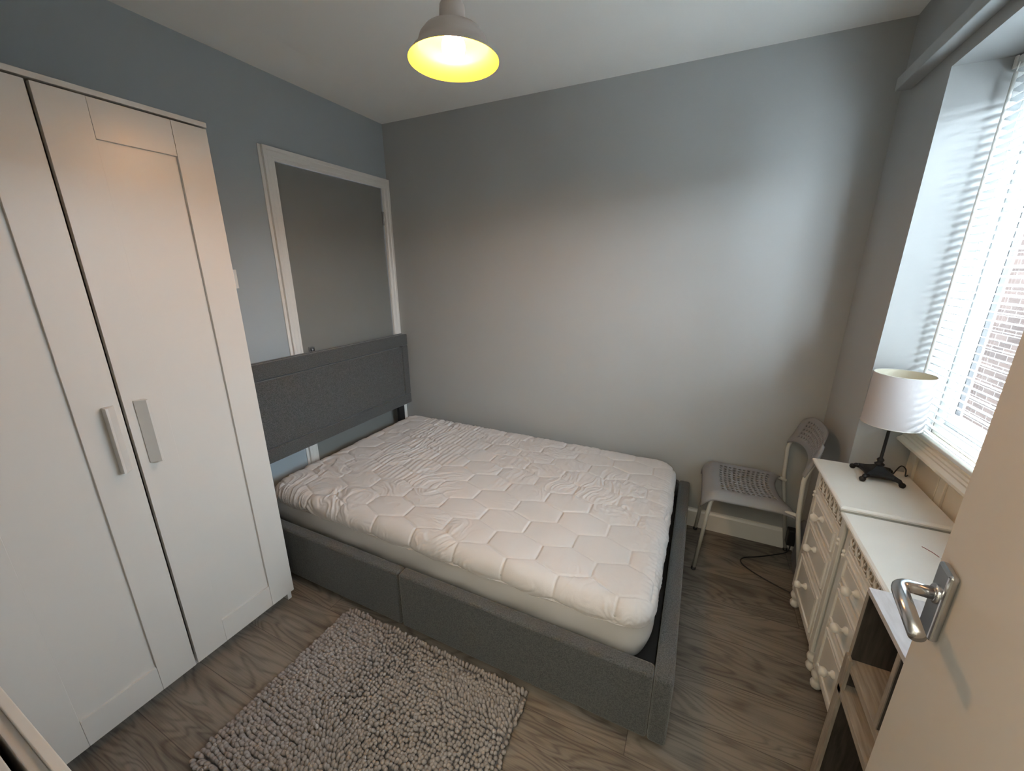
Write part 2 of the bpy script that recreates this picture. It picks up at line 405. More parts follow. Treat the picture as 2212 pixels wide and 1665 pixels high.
# door in the left wall: dark grey leaf, white architrave
d1 = struct(MB().box(-.045, -.006, DY0+.003, DY1-.003, .005, DZ-.003).build('door_1', M['door_grey']), 'dark grey door behind the headboard in a white frame')
fr = MB()
aprof = [(0, 0), (.012, 0), (.012, .012), (.016, .017), (.016, .038), (.020, .043), (.020, .058), (0, .058)]   # (x, distance outwards from the opening)
ya, yb, zt_ = DY0+.002, DY1-.002, DZ-.002
def arch(pts2):
    n = len(aprof); V = []; F = []
    for (y, z, oy, oz) in pts2: V += [(x, y+oy*t, z+oz*t) for x, t in aprof]
    for i in range(len(pts2)-1):
        for k in range(n): F.append((i*n+k, i*n+(k+1) % n, (i+1)*n+(k+1) % n, (i+1)*n+k))
    F.append(tuple(range(n))); F.append(tuple((len(pts2)-1)*n+k for k in range(n-1, -1, -1)))
    fr.add(V, F)
arch([(ya, 0, -1, 0), (ya, zt_, -1, 1), (yb, zt_, .98, 1), (yb, 0, .98, 0)])
fr.build('architrave', M['trim'], d1)
MB().box(0, .006, -.876, -.8605, 0, 2.025).build('door_frame', M['trim'], d1, bevel=.0015)
for z in (1.737, .22):
    MB().box(-.006, .004, -.066, -.055, z, z+.085).lathe([(.005, 0), (.005, .085)], (.003, -.056, z), 10).build('hinge', M['chrome'], d1)
lt = MB().box(-.006, .010, -.757, -.727, .97, 1.024); lt.lathe([(.004, 0), (.004, .04)], (.012, -.742, .975), 10)
lt.build('bolt_latch', M['chrome'], d1, bevel=.002)

# entry door, standing open towards the window
th = math.atan2(-.104, .99)      # leaf direction from hinge
d2 = MB(); DL = .765
# local frame: +Y along the leaf from hinge to free edge, -X the face seen
d2.box(0, .040, 0, DL, .008, 1.985)
d2 = struct(d2.build('door_2', M['door_white'], bevel=.0015), 'white door standing open at the right with chrome lever handle')
d2.location = (2.2835, -2.316, 0); d2.rotation_euler = (0, 0, th)
hh = MB().box(-.011, 0, DL-.066, DL-.026, .935, 1.045).build('handle_plate', M['chrome'], d2, bevel=.004, bseg=3)
lv = MB()
P = fillet([(-.009, DL-.046, 1.001), (-.051, DL-.046, 1.001), (-.051, DL-.142, .994)], .016, 6)
lv.tube(P, [.0090]*2+[.0092]*(len(P)-4)+[.0098, .0090], 18); lv.lathe([(.014, 0), (.014, -.004), (.011, -.006)], (-.009, DL-.046, 1.002), 20, axis='x')
lv.build('lever_handle', M['chrome'], d2)
for z in (.2, 1.75): MB().lathe([(.006, 0), (.006, .09)], (-.004, -.002, z), 10).build('hinge', M['chrome'], d2)

# window
wn = MB()
fx0, fx1 = 2.812, 2.862
wn.box(fx0, fx1, WIN_Y0, WIN_Y1, WIN_Z0, WIN_Z0+.045).box(fx0, fx1, WIN_Y0, WIN_Y1, WIN_Z1-.045, WIN_Z1)
wn.box(fx0, fx1, WIN_Y0, WIN_Y0+.034, WIN_Z0+.045, WIN_Z1-.045).box(fx0, fx1, WIN_Y1-.034, WIN_Y1, WIN_Z0+.045, WIN_Z1-.045)
wn.box(fx0, fx1, -1.09, -1.03, WIN_Z0+.045, WIN_Z1-.045)
# sashes (stepped)
for y0, y1 in ((WIN_Y0+.034, -1.09), (-1.03, WIN_Y1-.034)):
    for (a0, a1, c0, c1) in ((y0, y1, WIN_Z0+.045, WIN_Z0+.085), (y0, y1, WIN_Z1-.085, WIN_Z1-.045), (y0, y0+.024, WIN_Z0+.085, WIN_Z1-.085), (y1-.024, y1, WIN_Z0+.085, WIN_Z1-.085)):
        wn.box(fx0+.012, fx1-.012, a0, a1, c0, c1)
win = struct(wn.build('window_1', M['upvc'], bevel=.003))
for y0, y1 in ((WIN_Y0+.058, -1.114), (-1.054, WIN_Y1-.058)):
    MB().box(2.842, 2.846, y0-.002, y1+.002, WIN_Z0+.083, WIN_Z1-.083).build('pane', M['glass'], win)
    g = MB(); z0, z1 = WIN_Z0+.085, WIN_Z1-.085
    g.box(2.830, 2.842, y0, y0+.005, z0, z1).box(2.830, 2.842, y1-.005, y1, z0, z1).box(2.830, 2.842, y0, y1, z0, z0+.005).box(2.830, 2.842, y0, y1, z1-.005, z1)
    g.build('gasket', M['black'], win)
# moulded sill: (x, z) profile
sp = [(2.83, .872), (2.756, .876), (2.748, .872), (2.748, .866), (2.742, .862), (2.742, .857), (2.736, .853), (2.736, .848), (2.730, .844), (2.724, .840), (2.722, .833), (2.726, .828), (2.745, .826), (2.752, .818), (2.765, .814), (2.83, .814)]
MB().prism(sp, 'y', AY0, AY1).build('window_sill', M['cream'], win)
# panelling below the sill
pb = MB().box(2.782, 2.822, AY0, AY1, 0, .815)
pb.box(2.772, 2.782, AY0, AY0+.05, 0, .815).box(2.772, 2.782, AY1-.05, AY1, 0, .815).box(2.774, 2.782, AY1-.25, AY1-.22, 0, .815)
for k in range(1, 9): 
    y = AY1-.05-k*.145
    pb.box(2.779, 2.782, y-.004, y+.004, 0, .815)
struct(pb.build('trim_2', M['cream'], bevel=.002), 'cream panelling below the window sill')

# outside
struct(MB().box(XE-.1, XE, -8, 7, H+.17, H+.9).box(XE-.1, XE, -8, -4.22, -1.0, H+.17).box(XE-.1, XE, T+.02, 7, -1.0, H+.17).box(XE-.1, XE, -4.22, T+.02, -1.0, -.12).build('wall_exterior', M['brick']))
ext = MB().box(5.4, 5.6, -7, 9, -1.0, 2.2).build('brick_wall', M['brick']); tag(ext, 'pale brick wall of the neighbouring building seen through the blind', 'wall')
g = MB().box(2.90, 5.4, -7, 9, -.7, -.6).build('paving', M['concrete']); tag(g, 'pale paving strip outside below the window', 'paving')

# ================================================================ VENETIAN BLIND
BX = 2.755; BY0, BY1 = -1.70, -.412
bl = empty('venetian_blind', (BX, (BY0+BY1)/2, 2.03), 'white slatted venetian blind hanging in the window recess', 'blind')
bo = (BX, (BY0+BY1)/2, 2.03)
h = MB().box(BX-.014, BX+.014, BY0, BY1, 2.003, 2.030).box(BX-.020, BX-.014, BY1-.012, BY1, 1.999, 2.032)
off(h.build('headrail', M['white_plastic'], bl, bevel=.002), bo)
NS = 45; z0s, z1s = .905, 1.990
V = []; F = []
half = .0125; tilt = math.radians(-12)
for i in range(NS):
    z = z0s+(z1s-z0s)*i/(NS-1)
    n0 = len(V)
    for y in (BY0+.004, BY1-.002):
        for k in range(6):
            s_ = -half+2*half*k/5; arch = .0022*(1-(s_/half)**2)
            V.append((BX+s_*math.cos(tilt)-arch*math.sin(tilt), y, z+s_*math.sin(tilt)+arch*math.cos(tilt)))
    for k in range(5): F.append((n0+k, n0+k+1, n0+6+k+1, n0+6+k))
o = np_mesh('slats', V, F, M['slat'], bl); off(o, bo)
md = o.modifiers.new('solid', 'SOLIDIFY'); md.thickness = .0007
off(MB().box(BX-.012, BX+.012, BY0+.003, BY1-.001, .880, .892).build('bottom_rail', M['white_plastic'], bl, bevel=.003), bo)
for y in (-.50, -1.05, -1.60):
    c = MB()
    for x in (BX-.0125, BX+.0125): c.tube([(x, y, .89), (x, y, 2.01)], .0006, 5)
    for i in range(NS):
        z = z0s+(z1s-z0s)*i/(NS-1)-.003
        c.tube([(BX-.0125, y, z+.005), (BX+.0125, y, z-.005)], .0004, 4)
    c.tube([(BX, y+.01, .89), (BX, y+.01, 2.01)], .0007, 5)
    off(c.build('ladder_cord', M['white_plastic'], bl), bo)
wd = MB().tube([(BX-.022, -.452, 2.005), (BX-.024, -.452, 1.98)], .002, 8).tube([(BX-.024, -.452, 1.98), (BX-.026, -.452, 1.09)], .0048, 10)
off(wd.build('tilt_wand', M['white_plastic'], bl), bo)

# ================================================================ WARDROBE
wo = (.24, -1.76, 0)
wd_ = empty('wardrobe', wo, 'tall white wardrobe with framed doors at the left wall', 'wardrobe')
WF = .474; WB = .016
c = MB()
c.box(WB, WF-.019, -1.390, -1.372, 0, 1.886).box(WB, WF-.019, -2.149, -2.131, 0, 1.886)
c.box(WB, WF-.022, -2.131, -1.390, .06, .078).box(WB, WB+.006, -2.131, -1.390, .06, 1.886).box(WF-.07, WF-.055, -2.131, -1.39, .0, .06)
off(c.build('carcass', M['wardrobe'], wd_, bevel=.001), wo)
off(MB().box(WB, WF+.003, -2.153, -1.3665, 1.889, 1.903).build('top_panel', M['wardrobe'], wd_, bevel=.001), wo)
def wdoor(y0, y1, hy, sgn):
    z0, z1 = .048, 1.884; st = .100; rl = .100; x0, x1 = WF-.018, WF
    m_ = MB()
    m_.box(x0, x1, y0, y0+st-.0006, z0, z1).box(x0, x1, y1-st+.0006, y1, z0, z1)
    m_.box(x0, x1-.0004, y0+st, y1-st, z0, z0+rl).box(x0, x1-.0004, y0+st, y1-st, z1-rl, z1)
    d = off(m_.build('door', M['wardrobe'], wd_, bevel=.0009), wo)
    MB().box(x0+.002, x1-.009, y0+st-.004, y1-st+.004, z0+rl-.004, z1-rl+.004).build('door_panel', M['wardrobe'], d)
    # wedge handle; tall edge away from the gap
    pr = [(WF, hy), (WF+.028, hy), (WF+.028, hy-sgn*.006), (WF+.004, hy-sgn*.027), (WF, hy-sgn*.027)]
    hm = MB().prism(pr, 'z', .857, 1.063)
    hm.build('handle', M['wardrobe'], d, bevel=.0012)
wdoor(-1.756, -1.368, -1.706, 1)
wdoor(-2.152, -1.764, -1.806, -1)

# ================================================================ BED
bo = (1.03, -.65, 0)
bed = empty('bed', bo, 'double bed frame upholstered in charcoal fabric with tall headboard', 'bed')
BXe, BYn, BZ = 2.0597, -1.290, .281
def soft(mb, name, bev=.012): return off(mb.build(name, M['fabric'], bed, bevel=bev, bseg=4), bo)
soft(MB().box(1.0325, 2.003, BYn, BYn+.052, .022, BZ), 'side_rail')
soft(MB().box(.11, 1.0285, BYn, BYn+.052, .022, BZ-.002), 'side_rail')
soft(MB().box(.11, 2.003, -.062, -.010, .022, BZ), 'side_rail')
soft(MB().box(2.004, BXe, BYn, -.010, .020, BZ), 'footboard')
off(MB().box(.12, 2.0, BYn+.055, -.065, .10, .205).build('mattress_base', M['black'], bed), bo)
for x in (.2, 1.0, 1.9):
    for y in (-1.22, -.12): off(MB().box(x-.02, x+.02, y-.02, y+.02, 0, .1).build('leg', M['black'], bed), bo)
# headboard with recessed seam rectangle
hb = MB(); hx0, hx1 = .040, .104; hy0, hy1, hz0, hz1 = -1.33, -.032, .490, 1.009
soft(hb.box(hx0, hx1-.028, hy0, hy1, hz0, hz1), 'headboard', .014)
hbp = MB(); g0, g1, g2, g3 = hy0+.062, hy1-.070, hz0+.082, hz1-.088; e = .0025
e = .0055
fr_ = MB()
def pad(mb, y0, y1, z0, z1, x0, x1): mb.box(x0, x1, y0, y1, z0, z1)
pad(fr_, hy0+.001, hy1-.001, g3+e, hz1-.001, hx1-.030, hx1); pad(fr_, hy0+.001, hy1-.001, hz0+.001, g2-e, hx1-.030, hx1)
pad(fr_, hy0+.001, g0-e, g2-e, g3+e, hx1-.030, hx1-.0005); pad(fr_, g1+e, hy1-.001, g2-e, g3+e, hx1-.030, hx1-.0005)
soft(fr_, 'headboard_border', .008)
pad(hbp, g0, g1, g2, g3, hx1-.030, hx1+.001)
soft(hbp, 'headboard_panel', .006)
for y in (-.128, -1.2): off(MB().box(.062, .082, y-.028, y+.028, .02, .50).build('headboard_strut', M['black'], bed), bo)

# ================================================================ MATTRESS with quilted cover
mx0, mx1, my0, my1 = .135, 1.984, -1.222, -.070
MZ = .428
mo = (1.06, -.65, .205)
mt = empty('mattress', mo, 'white quilted mattress lying bare on the charcoal bed', 'mattress')
R = .055; RC = .11
def sdf_round(px, py):
    cx, cy = (mx0+mx1)/2, (my0+my1)/2; hx, hy = (mx1-mx0)/2-RC, (my1-my0)/2-RC
    qx, qy = np.abs(px-cx)-hx, np.abs(py-cy)-hy
    return np.hypot(np.maximum(qx, 0), np.maximum(qy, 0))+np.minimum(np.maximum(qx, qy), 0)-RC
def sdn(px, py):
    e = 1e-4; d = sdf_round(px, py)
    gx = (sdf_round(px+e, py)-sdf_round(px-e, py))/(2*e); gy = (sdf_round(px, py+e)-sdf_round(px, py-e))/(2*e)
    n = np.hypot(gx, gy)+1e-9; return d, gx/n, gy/n
def base_surface(u, v, smax):
    """fold a flat sheet over the mattress; returns position, normal, s"""
    d, nx, ny = sdn(u, v); s = np.clip(d+R, 0, None)
    cx_, cy_ = u-nx*(d+R)*(d > -R), v-ny*(d+R)*(d > -R)
    s = np.minimum(s, smax)
    a = np.minimum(s/R, PI/2); ex = np.maximum(s-R*PI/2, 0)
    hor = R*np.sin(a); ver = R*(1-np.cos(a))+ex
    crown = .010*(1-((u-1.06)/.93)**2)*(1-((v+.646)/.58)**2)
    x = np.where(d > -R, cx_+nx*hor, u); y = np.where(d > -R, cy_+ny*hor, v); z = MZ-.006-ver+np.maximum(crown, 0)
    N_ = np.stack([nx*np.sin(a), ny*np.sin(a), np.cos(a)], -1)
    return np.stack([x, y, z], -1), N_, s, nx, ny
def hex_dist(u, v):
    hw_, pitch, ye = .2055, .1195, .083
    # lattice: vertical (y) edges at x = 1.560 + k*hw, centre y -1.095 ; zigzag between
    U = (u-1.560)/hw_+.25; Vv = (v+1.095)/pitch
    best = np.full(u.shape, 9.); second = np.full(u.shape, 9.)
    amp = (pitch-ye)
    for dr in (-1, 0, 1, 2):
        row = np.floor(Vv)+dr
        for dc in (-1, 0, 1, 2):
            col = np.floor(U)+dc
            # cell centres of row sit midway between its y edges
            cx_ = 1.560+(col+.5+.5*(row % 2))*hw_; cy_ = -1.095+row*pitch
            # hexagonal gauge distance
            dx, dy = np.abs(u-cx_), np.abs(v-cy_)
            g = np.maximum(dx/(hw_/2), (dy+dx*(amp/(hw_/2)))/((ye/2+amp)))
            m_ = g < best; second = np.where(m_, best, np.minimum(second, g)); best = np.where(m_, g, best)
    return (second-best)*.5*.09
nu, nv = 520, 350
SM = .108
uu = np.linspace(mx0-R-.02, mx1+R+.02, nu); vv_ = np.linspace(my0-R-.02, my1+R+.02, nv)
U, V_ = np.meshgrid(uu, vv_, indexing='ij')
# scalloped hem
hem = SM-.012*np.abs(np.sin(U*PI/.2055+1.0))*1.0
P, Nn, S, nxx, nyy = base_surface(U, V_, hem)
wu, wv = U+.012*(fbm(U*9, V_*9, 3)-.5), V_+.012*(fbm(U*9, V_*9, 5)-.5)
dh = hex_dist(wu, wv)
puff = .0045*np.sqrt(np.clip(dh/.05, 0, 1))-.0035*np.exp(-(dh/.0035)**2)
# wrinkles: crinkles running across the bed on the left, fine gathered folds, random creases
ang = (fbm(U*2.2, V_*2.2, 11)-.5)*1.3+.12
ru, rv = np.cos(ang)*U+np.sin(ang)*V_, -np.sin(ang)*U+np.cos(ang)*V_
def ridge(n): return 1-np.abs(2*n-1)
w1 = ridge(fbm(ru*46+2*fbm(U*5, V_*5, 2), rv*6, 21, 2))**2.5
w2 = ridge(fbm(ru*24, rv*9, 31, 3))**5
msk = np.clip((fbm(U*3.5, V_*3.5, 41)-.36)*4, 0, 1)
lf = np.clip((1.05-U)/.5, 0, 1)*.6+.4
w3 = np.sin((U+.03*(fbm(U*4, V_*2.5, 51)))*2*PI/.030+6*fbm(U*3, V_*3, 53))*np.clip((fbm(U*4, V_*3, 55)-.42)*5, 0, 1)
edge_pull = np.exp(-((sdf_round(U, V_)+.01)/.05)**2)
w4 = np.sin((np.where(np.abs(nxx) > np.abs(nyy), V_, U))*2*PI/.021+8*fbm(U*6, V_*6, 61))*edge_pull
disp = puff+.0042*(w1-.4)*msk*(.35+lf)+.0045*(w2-.3)*msk+.0016*w3*lf+.0009*w4*(nxx > .5)+.006*(fbm(U*3, V_*3, 71)-.5)
fade = np.clip((SM-S)/.02, 0, 1)
P = P+Nn*(disp*(.25+.75*fade))[..., None]
o = np_mesh('quilted_top', P.reshape(-1, 3), grid_faces(nu, nv), M['sheet'], mt); off(o, mo)
# stretch skirt: rings round the mattress
npn = 640; rings = 16
per = []
cx_, cy_ = (mx0+mx1)/2, (my0+my1)/2
hx_, hy_ = (mx1-mx0)/2, (my1-my0)/2
tt = np.linspace(0, 1, npn, endpoint=False)
Lx, Ly, Lc = 2*(hx_-RC), 2*(hy_-RC), PI/2*RC
tot = 2*Lx+2*Ly+4*Lc
pts = []; nor = []
for t in tt:
    s_ = t*tot
    segs = [(Lx, 'b'), (Lc, 0), (Ly, 'r'), (Lc, 1), (Lx, 't'), (Lc, 2), (Ly, 'l'), (Lc, 3)]
    for L_, k in segs:
        if s_ <= L_: break
        s_ -= L_
    if k == 'b': p = (cx_-hx_+RC+s_, cy_-hy_); n_ = (0, -1)
    elif k == 'r': p = (cx_+hx_, cy_-hy_+RC+s_); n_ = (1, 0)
    elif k == 't': p = (cx_+hx_-RC-s_, cy_+hy_); n_ = (0, 1)
    elif k == 'l': p = (cx_-hx_, cy_+hy_-RC-s_); n_ = (-1, 0)
    else:
        a0 = {0: -PI/2, 1: 0, 2: PI/2, 3: PI}[k]; a_ = a0+s_/RC
        c_ = {0: (1, -1), 1: (1, 1), 2: (-1, 1), 3: (-1, -1)}[k]
        p = (cx_+c_[0]*(hx_-RC)+RC*math.cos(a_), cy_+c_[1]*(hy_-RC)+RC*math.sin(a_)); n_ = (math.cos(a_), math.sin(a_))
    pts.append(p); nor.append(n_)
pts = np.array(pts); nor = np.array(nor)
V = []
for j in range(rings):
    f = j/(rings-1); z = .385-(.385-.205)*f
    bul = -.004+.004*math.sin(f*PI)-.016*f**3
    fold = .006*np.sin(tt*2*PI*9+f*2.2)*math.sin(min(1, f*1.6)*PI)*.6 + .003*np.sin(tt*2*PI*23+f*5)*f
    q = pts+nor*(bul+fold)[:, None]
    V.append(np.column_stack([q, np.full(npn, z)]))
V = np.concatenate(V)
i = np.arange((rings-1)*npn); a = i; b_ = (i//npn)*npn+(i % npn+1) % npn
F = np.stack([a, a+npn, b_+npn, b_], 1)
o = np_mesh('side_skirt', V, F, M['stretch'], mt); off(o, mo)

# ================================================================ RUG
random.seed(4); rng = np.random.default_rng(4)
rx0, rx1, ry0, ry1 = .775, 1.615, -1.925, -1.318
ro = ((rx0+rx1)/2, (ry0+ry1)/2, 0)
rug = empty('rug', ro, 'grey shaggy bobble bath mat lying on floor beside the bed', 'rug')
off(MB().box(rx0+.008, rx1-.008, ry0+.008, ry1-.008, .001, .007).build('backing', M['cloth_grey'], rug), ro)
gx = np.arange(rx0, rx1+.001, .0122); gy = np.arange(ry0, ry1+.001, .0128)
GX, GY = np.meshgrid(gx, gy, indexing='ij'); bx_, by_ = GX.ravel(), GY.ravel()
nb = len(bx_)
bx_ = bx_+rng.normal(0, .0012, nb); by_ = by_+rng.normal(0, .0012, nb)
la = fbm(bx_*3.2, by_*3.2, 91)*PI*5; lm = .35+.75*fbm(bx_*5, by_*5, 93)
lx, ly = np.cos(la)*lm, np.sin(la)*lm
band = np.clip((1.13-bx_)/.2, 0, 1); lx = lx*(1-.75*band)-.7*band; ly = ly*(1-.75*band)-.25*band
# outward at the rims
def rim(d): return np.clip(1-d/.02, 0, 1)
lx += -1.6*rim(bx_-rx0)+1.6*rim(rx1-bx_); ly += -1.6*rim(by_-ry0)+1.6*rim(ry1-by_)
lx += rng.normal(0, .16, nb); ly += rng.normal(0, .16, nb)
D = np.stack([lx, ly, np.ones(nb)*.9], 1); D /= np.linalg.norm(D, axis=1)[:, None]
Ln = .0185+.007*rng.random(nb); Rr = .0061+.0016*rng.random(nb)
A = np.cross(D, np.array([0.3, .2, 1.])); A /= np.linalg.norm(A, axis=1)[:, None]; B = np.cross(D, A)
prof = [(0, .55), (.25, .92), (.58, 1.04), (.80, .92), (.94, .55)]
sg = 7; V = []
base = np.stack([bx_, by_, np.full(nb, .007)], 1)
for (t, r) in prof:
    for k in range(sg):
        a_ = 2*PI*k/sg
        V.append(base+D*(Ln*t)[:, None]+(A*math.cos(a_)+B*math.sin(a_))*(Rr*r)[:, None])
V.append(base+D*Ln[:, None])
V = np.stack(V, 1); nvp = V.shape[1]
V[..., 2] = np.maximum(V[..., 2], .0015)
fq = []
for j in range(len(prof)-1):
    for k in range(sg): fq.append((j*sg+k, j*sg+(k+1) % sg, (j+1)*sg+(k+1) % sg, (j+1)*sg+k))
j = len(prof)-1
tri = [(j*sg+k, j*sg+(k+1) % sg, nvp-1, nvp-1) for k in range(sg)]
fq = np.array(fq); tr_ = np.array([(a_, b2, c_) for a_, b2, c_, _ in tri])
offs = (np.arange(nb)*nvp)[:, None, None]
FQ = (fq[None]+offs).reshape(-1, 4); FT = (tr_[None]+offs).reshape(-1, 3)
me = bpy.data.meshes.new('pile'); VV = V.reshape(-1, 3).astype(np.float32)
me.vertices.add(len(VV)); me.vertices.foreach_set('co', VV.ravel())
li = np.concatenate([FQ.ravel(), FT.ravel()]).astype(np.int32); me.loops.add(len(li)); me.loops.foreach_set('vertex_index', li)
npoly = len(FQ)+len(FT); me.polygons.add(npoly)
ls = np.concatenate([np.arange(len(FQ))*4, len(FQ)*4+np.arange(len(FT))*3]).astype(np.int32)
me.polygons.foreach_set('loop_start', ls); me.polygons.foreach_set('loop_total', np.concatenate([np.full(len(FQ), 4), np.full(len(FT), 3)]).astype(np.int32))
me.polygons.foreach_set('use_smooth', np.full(npoly, True)); me.update(calc_edges=True)
pm = mat('grey_chenille', (.285, .265, .262), .95, var=.16, vscale=70, bump=.4, bscale=1200, spec=.1)
me.materials.append(pm)
pile = bpy.data.objects.new('pile', me); COL.objects.link(pile); pile.parent = rug; off(pile, ro); pile['kind'] = 'stuff'

# ================================================================ PENDANT LAMP
px, py = 1.335, -1.212
po = (px, py, 2.36)
pl = empty('pendant_lamp', po, 'grey enamel dome pendant lamp, lit, hanging from ceiling', 'lamp')
outer = [(.0165, 2.103), (.026, 2.099), (.0315, 2.090), (.0325, 2.080), (.0345, 2.052), (.036, 2.047), (.055, 2.043), (.074, 2.034), (.086, 2.020), (.0915, 2.005), (.0945, 1.998), (.108, 1.985), (.1185, 1.972), (.1195, 1.9705)]
inner = [(.1185, 1.9705), (.107, 1.983), (.0925, 1.9965), (.0895, 2.004), (.084, 2.018), (.072, 2.031), (.054, 2.040), (.035, 2.044), (.033, 2.05), (.031, 2.08), (.0295, 2.088), (.025, 2.096), (.016, 2.100)]
def sub(o_): return off(o_, po)
sub(MB().lathe([(r, z) for r, z in outer], (px, py, 0), 64, cap=False).build('lamp_shade', M['shade_metal'], pl))
lining = MB().lathe([(r, z) for r, z in inner], (px, py, 0), 64, cap=False).build('shade_lining', M['shade_in'], pl); sub(lining)
bp_ = []
for k in range(13):
    a_ = PI*k/16; bp_.append((.0305*math.sin(a_), 2.002-.0305*math.cos(a_)))
bp_ += [(.016, 2.040), (.0135, 2.048)]
sub(MB().lathe(bp_, (px, py, 0), 24).build('bulb', M['bulb'], pl))
sub(MB().lathe([(.0145, 2.048), (.016, 2.06), (.016, 2.09)], (px, py, 0), 20).build('bulb_socket', M['white_plastic'], pl))
sub(MB().lathe([(.0135, 2.10), (.0135, 2.135), (.010, 2.145), (.003, 2.15)], (px, py, 0), 20).build('holder_cap', M['white_plastic'], pl))
sub(MB().tube([(px, py, 2.148), (px, py, 2.34)], .0032, 8).build('cord', M['white_plastic'], pl))
sub(MB().lathe([(.010, 2.330), (.036, 2.345), (.040, 2.366)], (px, py, 0), 28).build('ceiling_rose', M['white_plastic'], pl))

# ================================================================ LIGHT SWITCH
so = (0, -1.125, 1.406)
sw = empty('light_switch', so, 'white wall switch plate half hidden behind the wardrobe', 'switch')
off(MB().box(0, .009, -1.166, -1.0815, 1.363, 1.449).build('plate', M['white_plastic'], sw, bevel=.002), so)
off(MB().box(.009, .013, -1.128, -1.118, 1.396, 1.414).build('rocker', M['white_plastic'], sw, bevel=.001), so)

# ================================================================ CHAIR
co = (2.31, -.21, 0)
ch = empty('chair', co, 'grey perforated plastic chair with white steel legs in the corner', 'chair')
def cc(o_): return off(o_, co)
CY0, CY1 = -.388, -.036
CYm = (CY0+CY1)/2
tr_r = .0088
FOOTS = []
for y, sg_ in ((CY0, -1), (CY1, 1)):
    # front leg and seat side tube: one bent tube
    P = fillet([(2.118, y, .006), (2.150, y, .428), (2.46, y, .420), (2.496, y-.004*sg_, .408)], .05, 8)
    cc(MB().tube(P, tr_r, 12).build('leg', M['white_steel'], ch))
    P = fillet([(2.558, y+.010*sg_, .006), (2.485, y+.010*sg_, .42), (2.476, y+.010*sg_, .60), (2.498, y+.000*sg_, .660), (2.516, y-.012*sg_, .715)], .05, 8)
    cc(MB().tube(P, tr_r, 12).build('leg', M['white_steel'], ch))
    for x, yy_ in ((2.118, y), (2.558, y+.010*sg_)):
        cc(MB().lathe([(.0105, 0), (.0115, .004), (.0100, .016)], (x, yy_, 0), 14).build('foot_cap', M['black'], ch))
for y, s2 in ((CY0, -1), (CY1, 1)): cc(MB().tube([(2.488, y-.004*s2, .409), (2.486, y+.010*s2, .409)], .0065, 10).build('connector', M['white_steel'], ch))

def perforated(name, fn, s_edges, t_edges, hole, rs, rt_, thick):
    """cells of a (s,t) grid; hole(i,j) -> bool; fn(s,t)->xyz"""
    V = []; F = []; key = {}
    def vid(s_, t_):
        k = (round(s_, 6), round(t_, 6))
        if k not in key: key[k] = len(V); V.append(fn(s_, t_))
        return key[k]
    for i in range(len(s_edges)-1):
        for j in range(len(t_edges)-1):
            s0, s1, t0, t1 = s_edges[i], s_edges[i+1], t_edges[j], t_edges[j+1]
            sm, tm = (s0+s1)/2, (t0+t1)/2
            ring = [(s0, t0), (sm, t0), (s1, t0), (s1, tm), (s1, t1), (sm, t1), (s0, t1), (s0, tm)]
            ids = [vid(*p) for p in ring]
            if hole(i, j):
                # two concentric rings: the hole itself
                an = [5*PI/4, 3*PI/2, 7*PI/4, 0, PI/4, PI/2, 3*PI/4, PI]
                hi = []
                for a_ in an:
                    V.append(fn(sm+rs*math.cos(a_), tm+rt_*math.sin(a_))); hi.append(len(V)-1)
                for k in range(8): F.append((ids[k], ids[(k+1) % 8], hi[(k+1) % 8], hi[k]))
            else:
                V.append(fn(sm, tm)); c_ = len(V)-1
                for k in range(0, 8, 2): F.append((ids[k-1], ids[k], ids[(k+1) % 8], c_))
    me = bpy.data.meshes.new(name); me.from_pydata([tuple(v) for v in V], [], F)
    me.polygons.foreach_set('use_smooth', [True]*len(F)); me.materials.append(M['grey_plastic']); me.update()
    o_ = bpy.data.objects.new(name, me); COL.objects.link(o_); o_.parent = ch
    md = o_.modifiers.new('solid', 'SOLIDIFY'); md.thickness = thick; md.offset = 0
    return cc(o_)
# seat: s 0 front .. 1 back ; t -1..1 across
def seat_fn(s_, t_):
    xf = 2.108; xb = 2.480-.055*(1-min(1, abs(t_))**2.2)
    x = xf+(xb-xf)*s_
    hw_ = .198-.010*s_
    rc = max(0, 1-s_/.10); hw2 = hw_-.020*rc**2
    y = CYm+hw2*t_
    z = .449-.010*(1-t_*t_)*math.sin(PI*min(1, max(0, s_)))
    z -= .060*max(0, 1-s_/.16)**2.2*(.55+.45*abs(t_)**2)
    z -= .034*max(0, (abs(t_)-.80)/.20)**2
    z -= .016*max(0, (s_-.8)/.2)**2
    return Vector((x, y, z))
nh_s, nh_t = 11, 11
se = [0, .03, .06, .10, .14, .19]+[.225+k*.0625 for k in range(nh_s+1)]+[.95, 1.0]
te = [-1, -.95, -.88, -.80]+[-.70+k*1.40/nh_t for k in range(nh_t+1)]+[.80, .88, .95, 1]
seat = perforated('seat', seat_fn, se, te, lambda i, j: 6 <= i < 6+nh_s-0 and 4 <= j < 4+nh_t, .019, .042, .005)
# backrest: s 0 bottom .. 1 top
def back_fn(s_, t_):
    at = abs(t_)
    zb = .652-.048*at**3; zt = .784-.040*at**5
    z = zb+(zt-zb)*s_
    hw_ = .192-.010*s_-.016*max(0, (s_-.8)/.2)**2
    y = CYm+hw_*t_
    x = 2.462+(z-.60)*.34+.030*(1-t_*t_)+.014*max(0, (at-.93)/.07)**2
    return Vector((x, y, z))
be = [0, .07, .14]+[.17+k*.135 for k in range(6)]+[.90, .96, 1.0]
be = sorted(set(be))
k0 = be.index(.17)
nb_t = 13
tb = [-1, -.95, -.88, -.82]+[-.74+k*1.48/nb_t for k in range(nb_t+1)]+[.82, .88, .95, 1]
perforated('backrest', back_fn, be, tb, lambda i, j: k0 <= i < k0+5 and 4 <= j < 4+nb_t, .036, .030, .006)

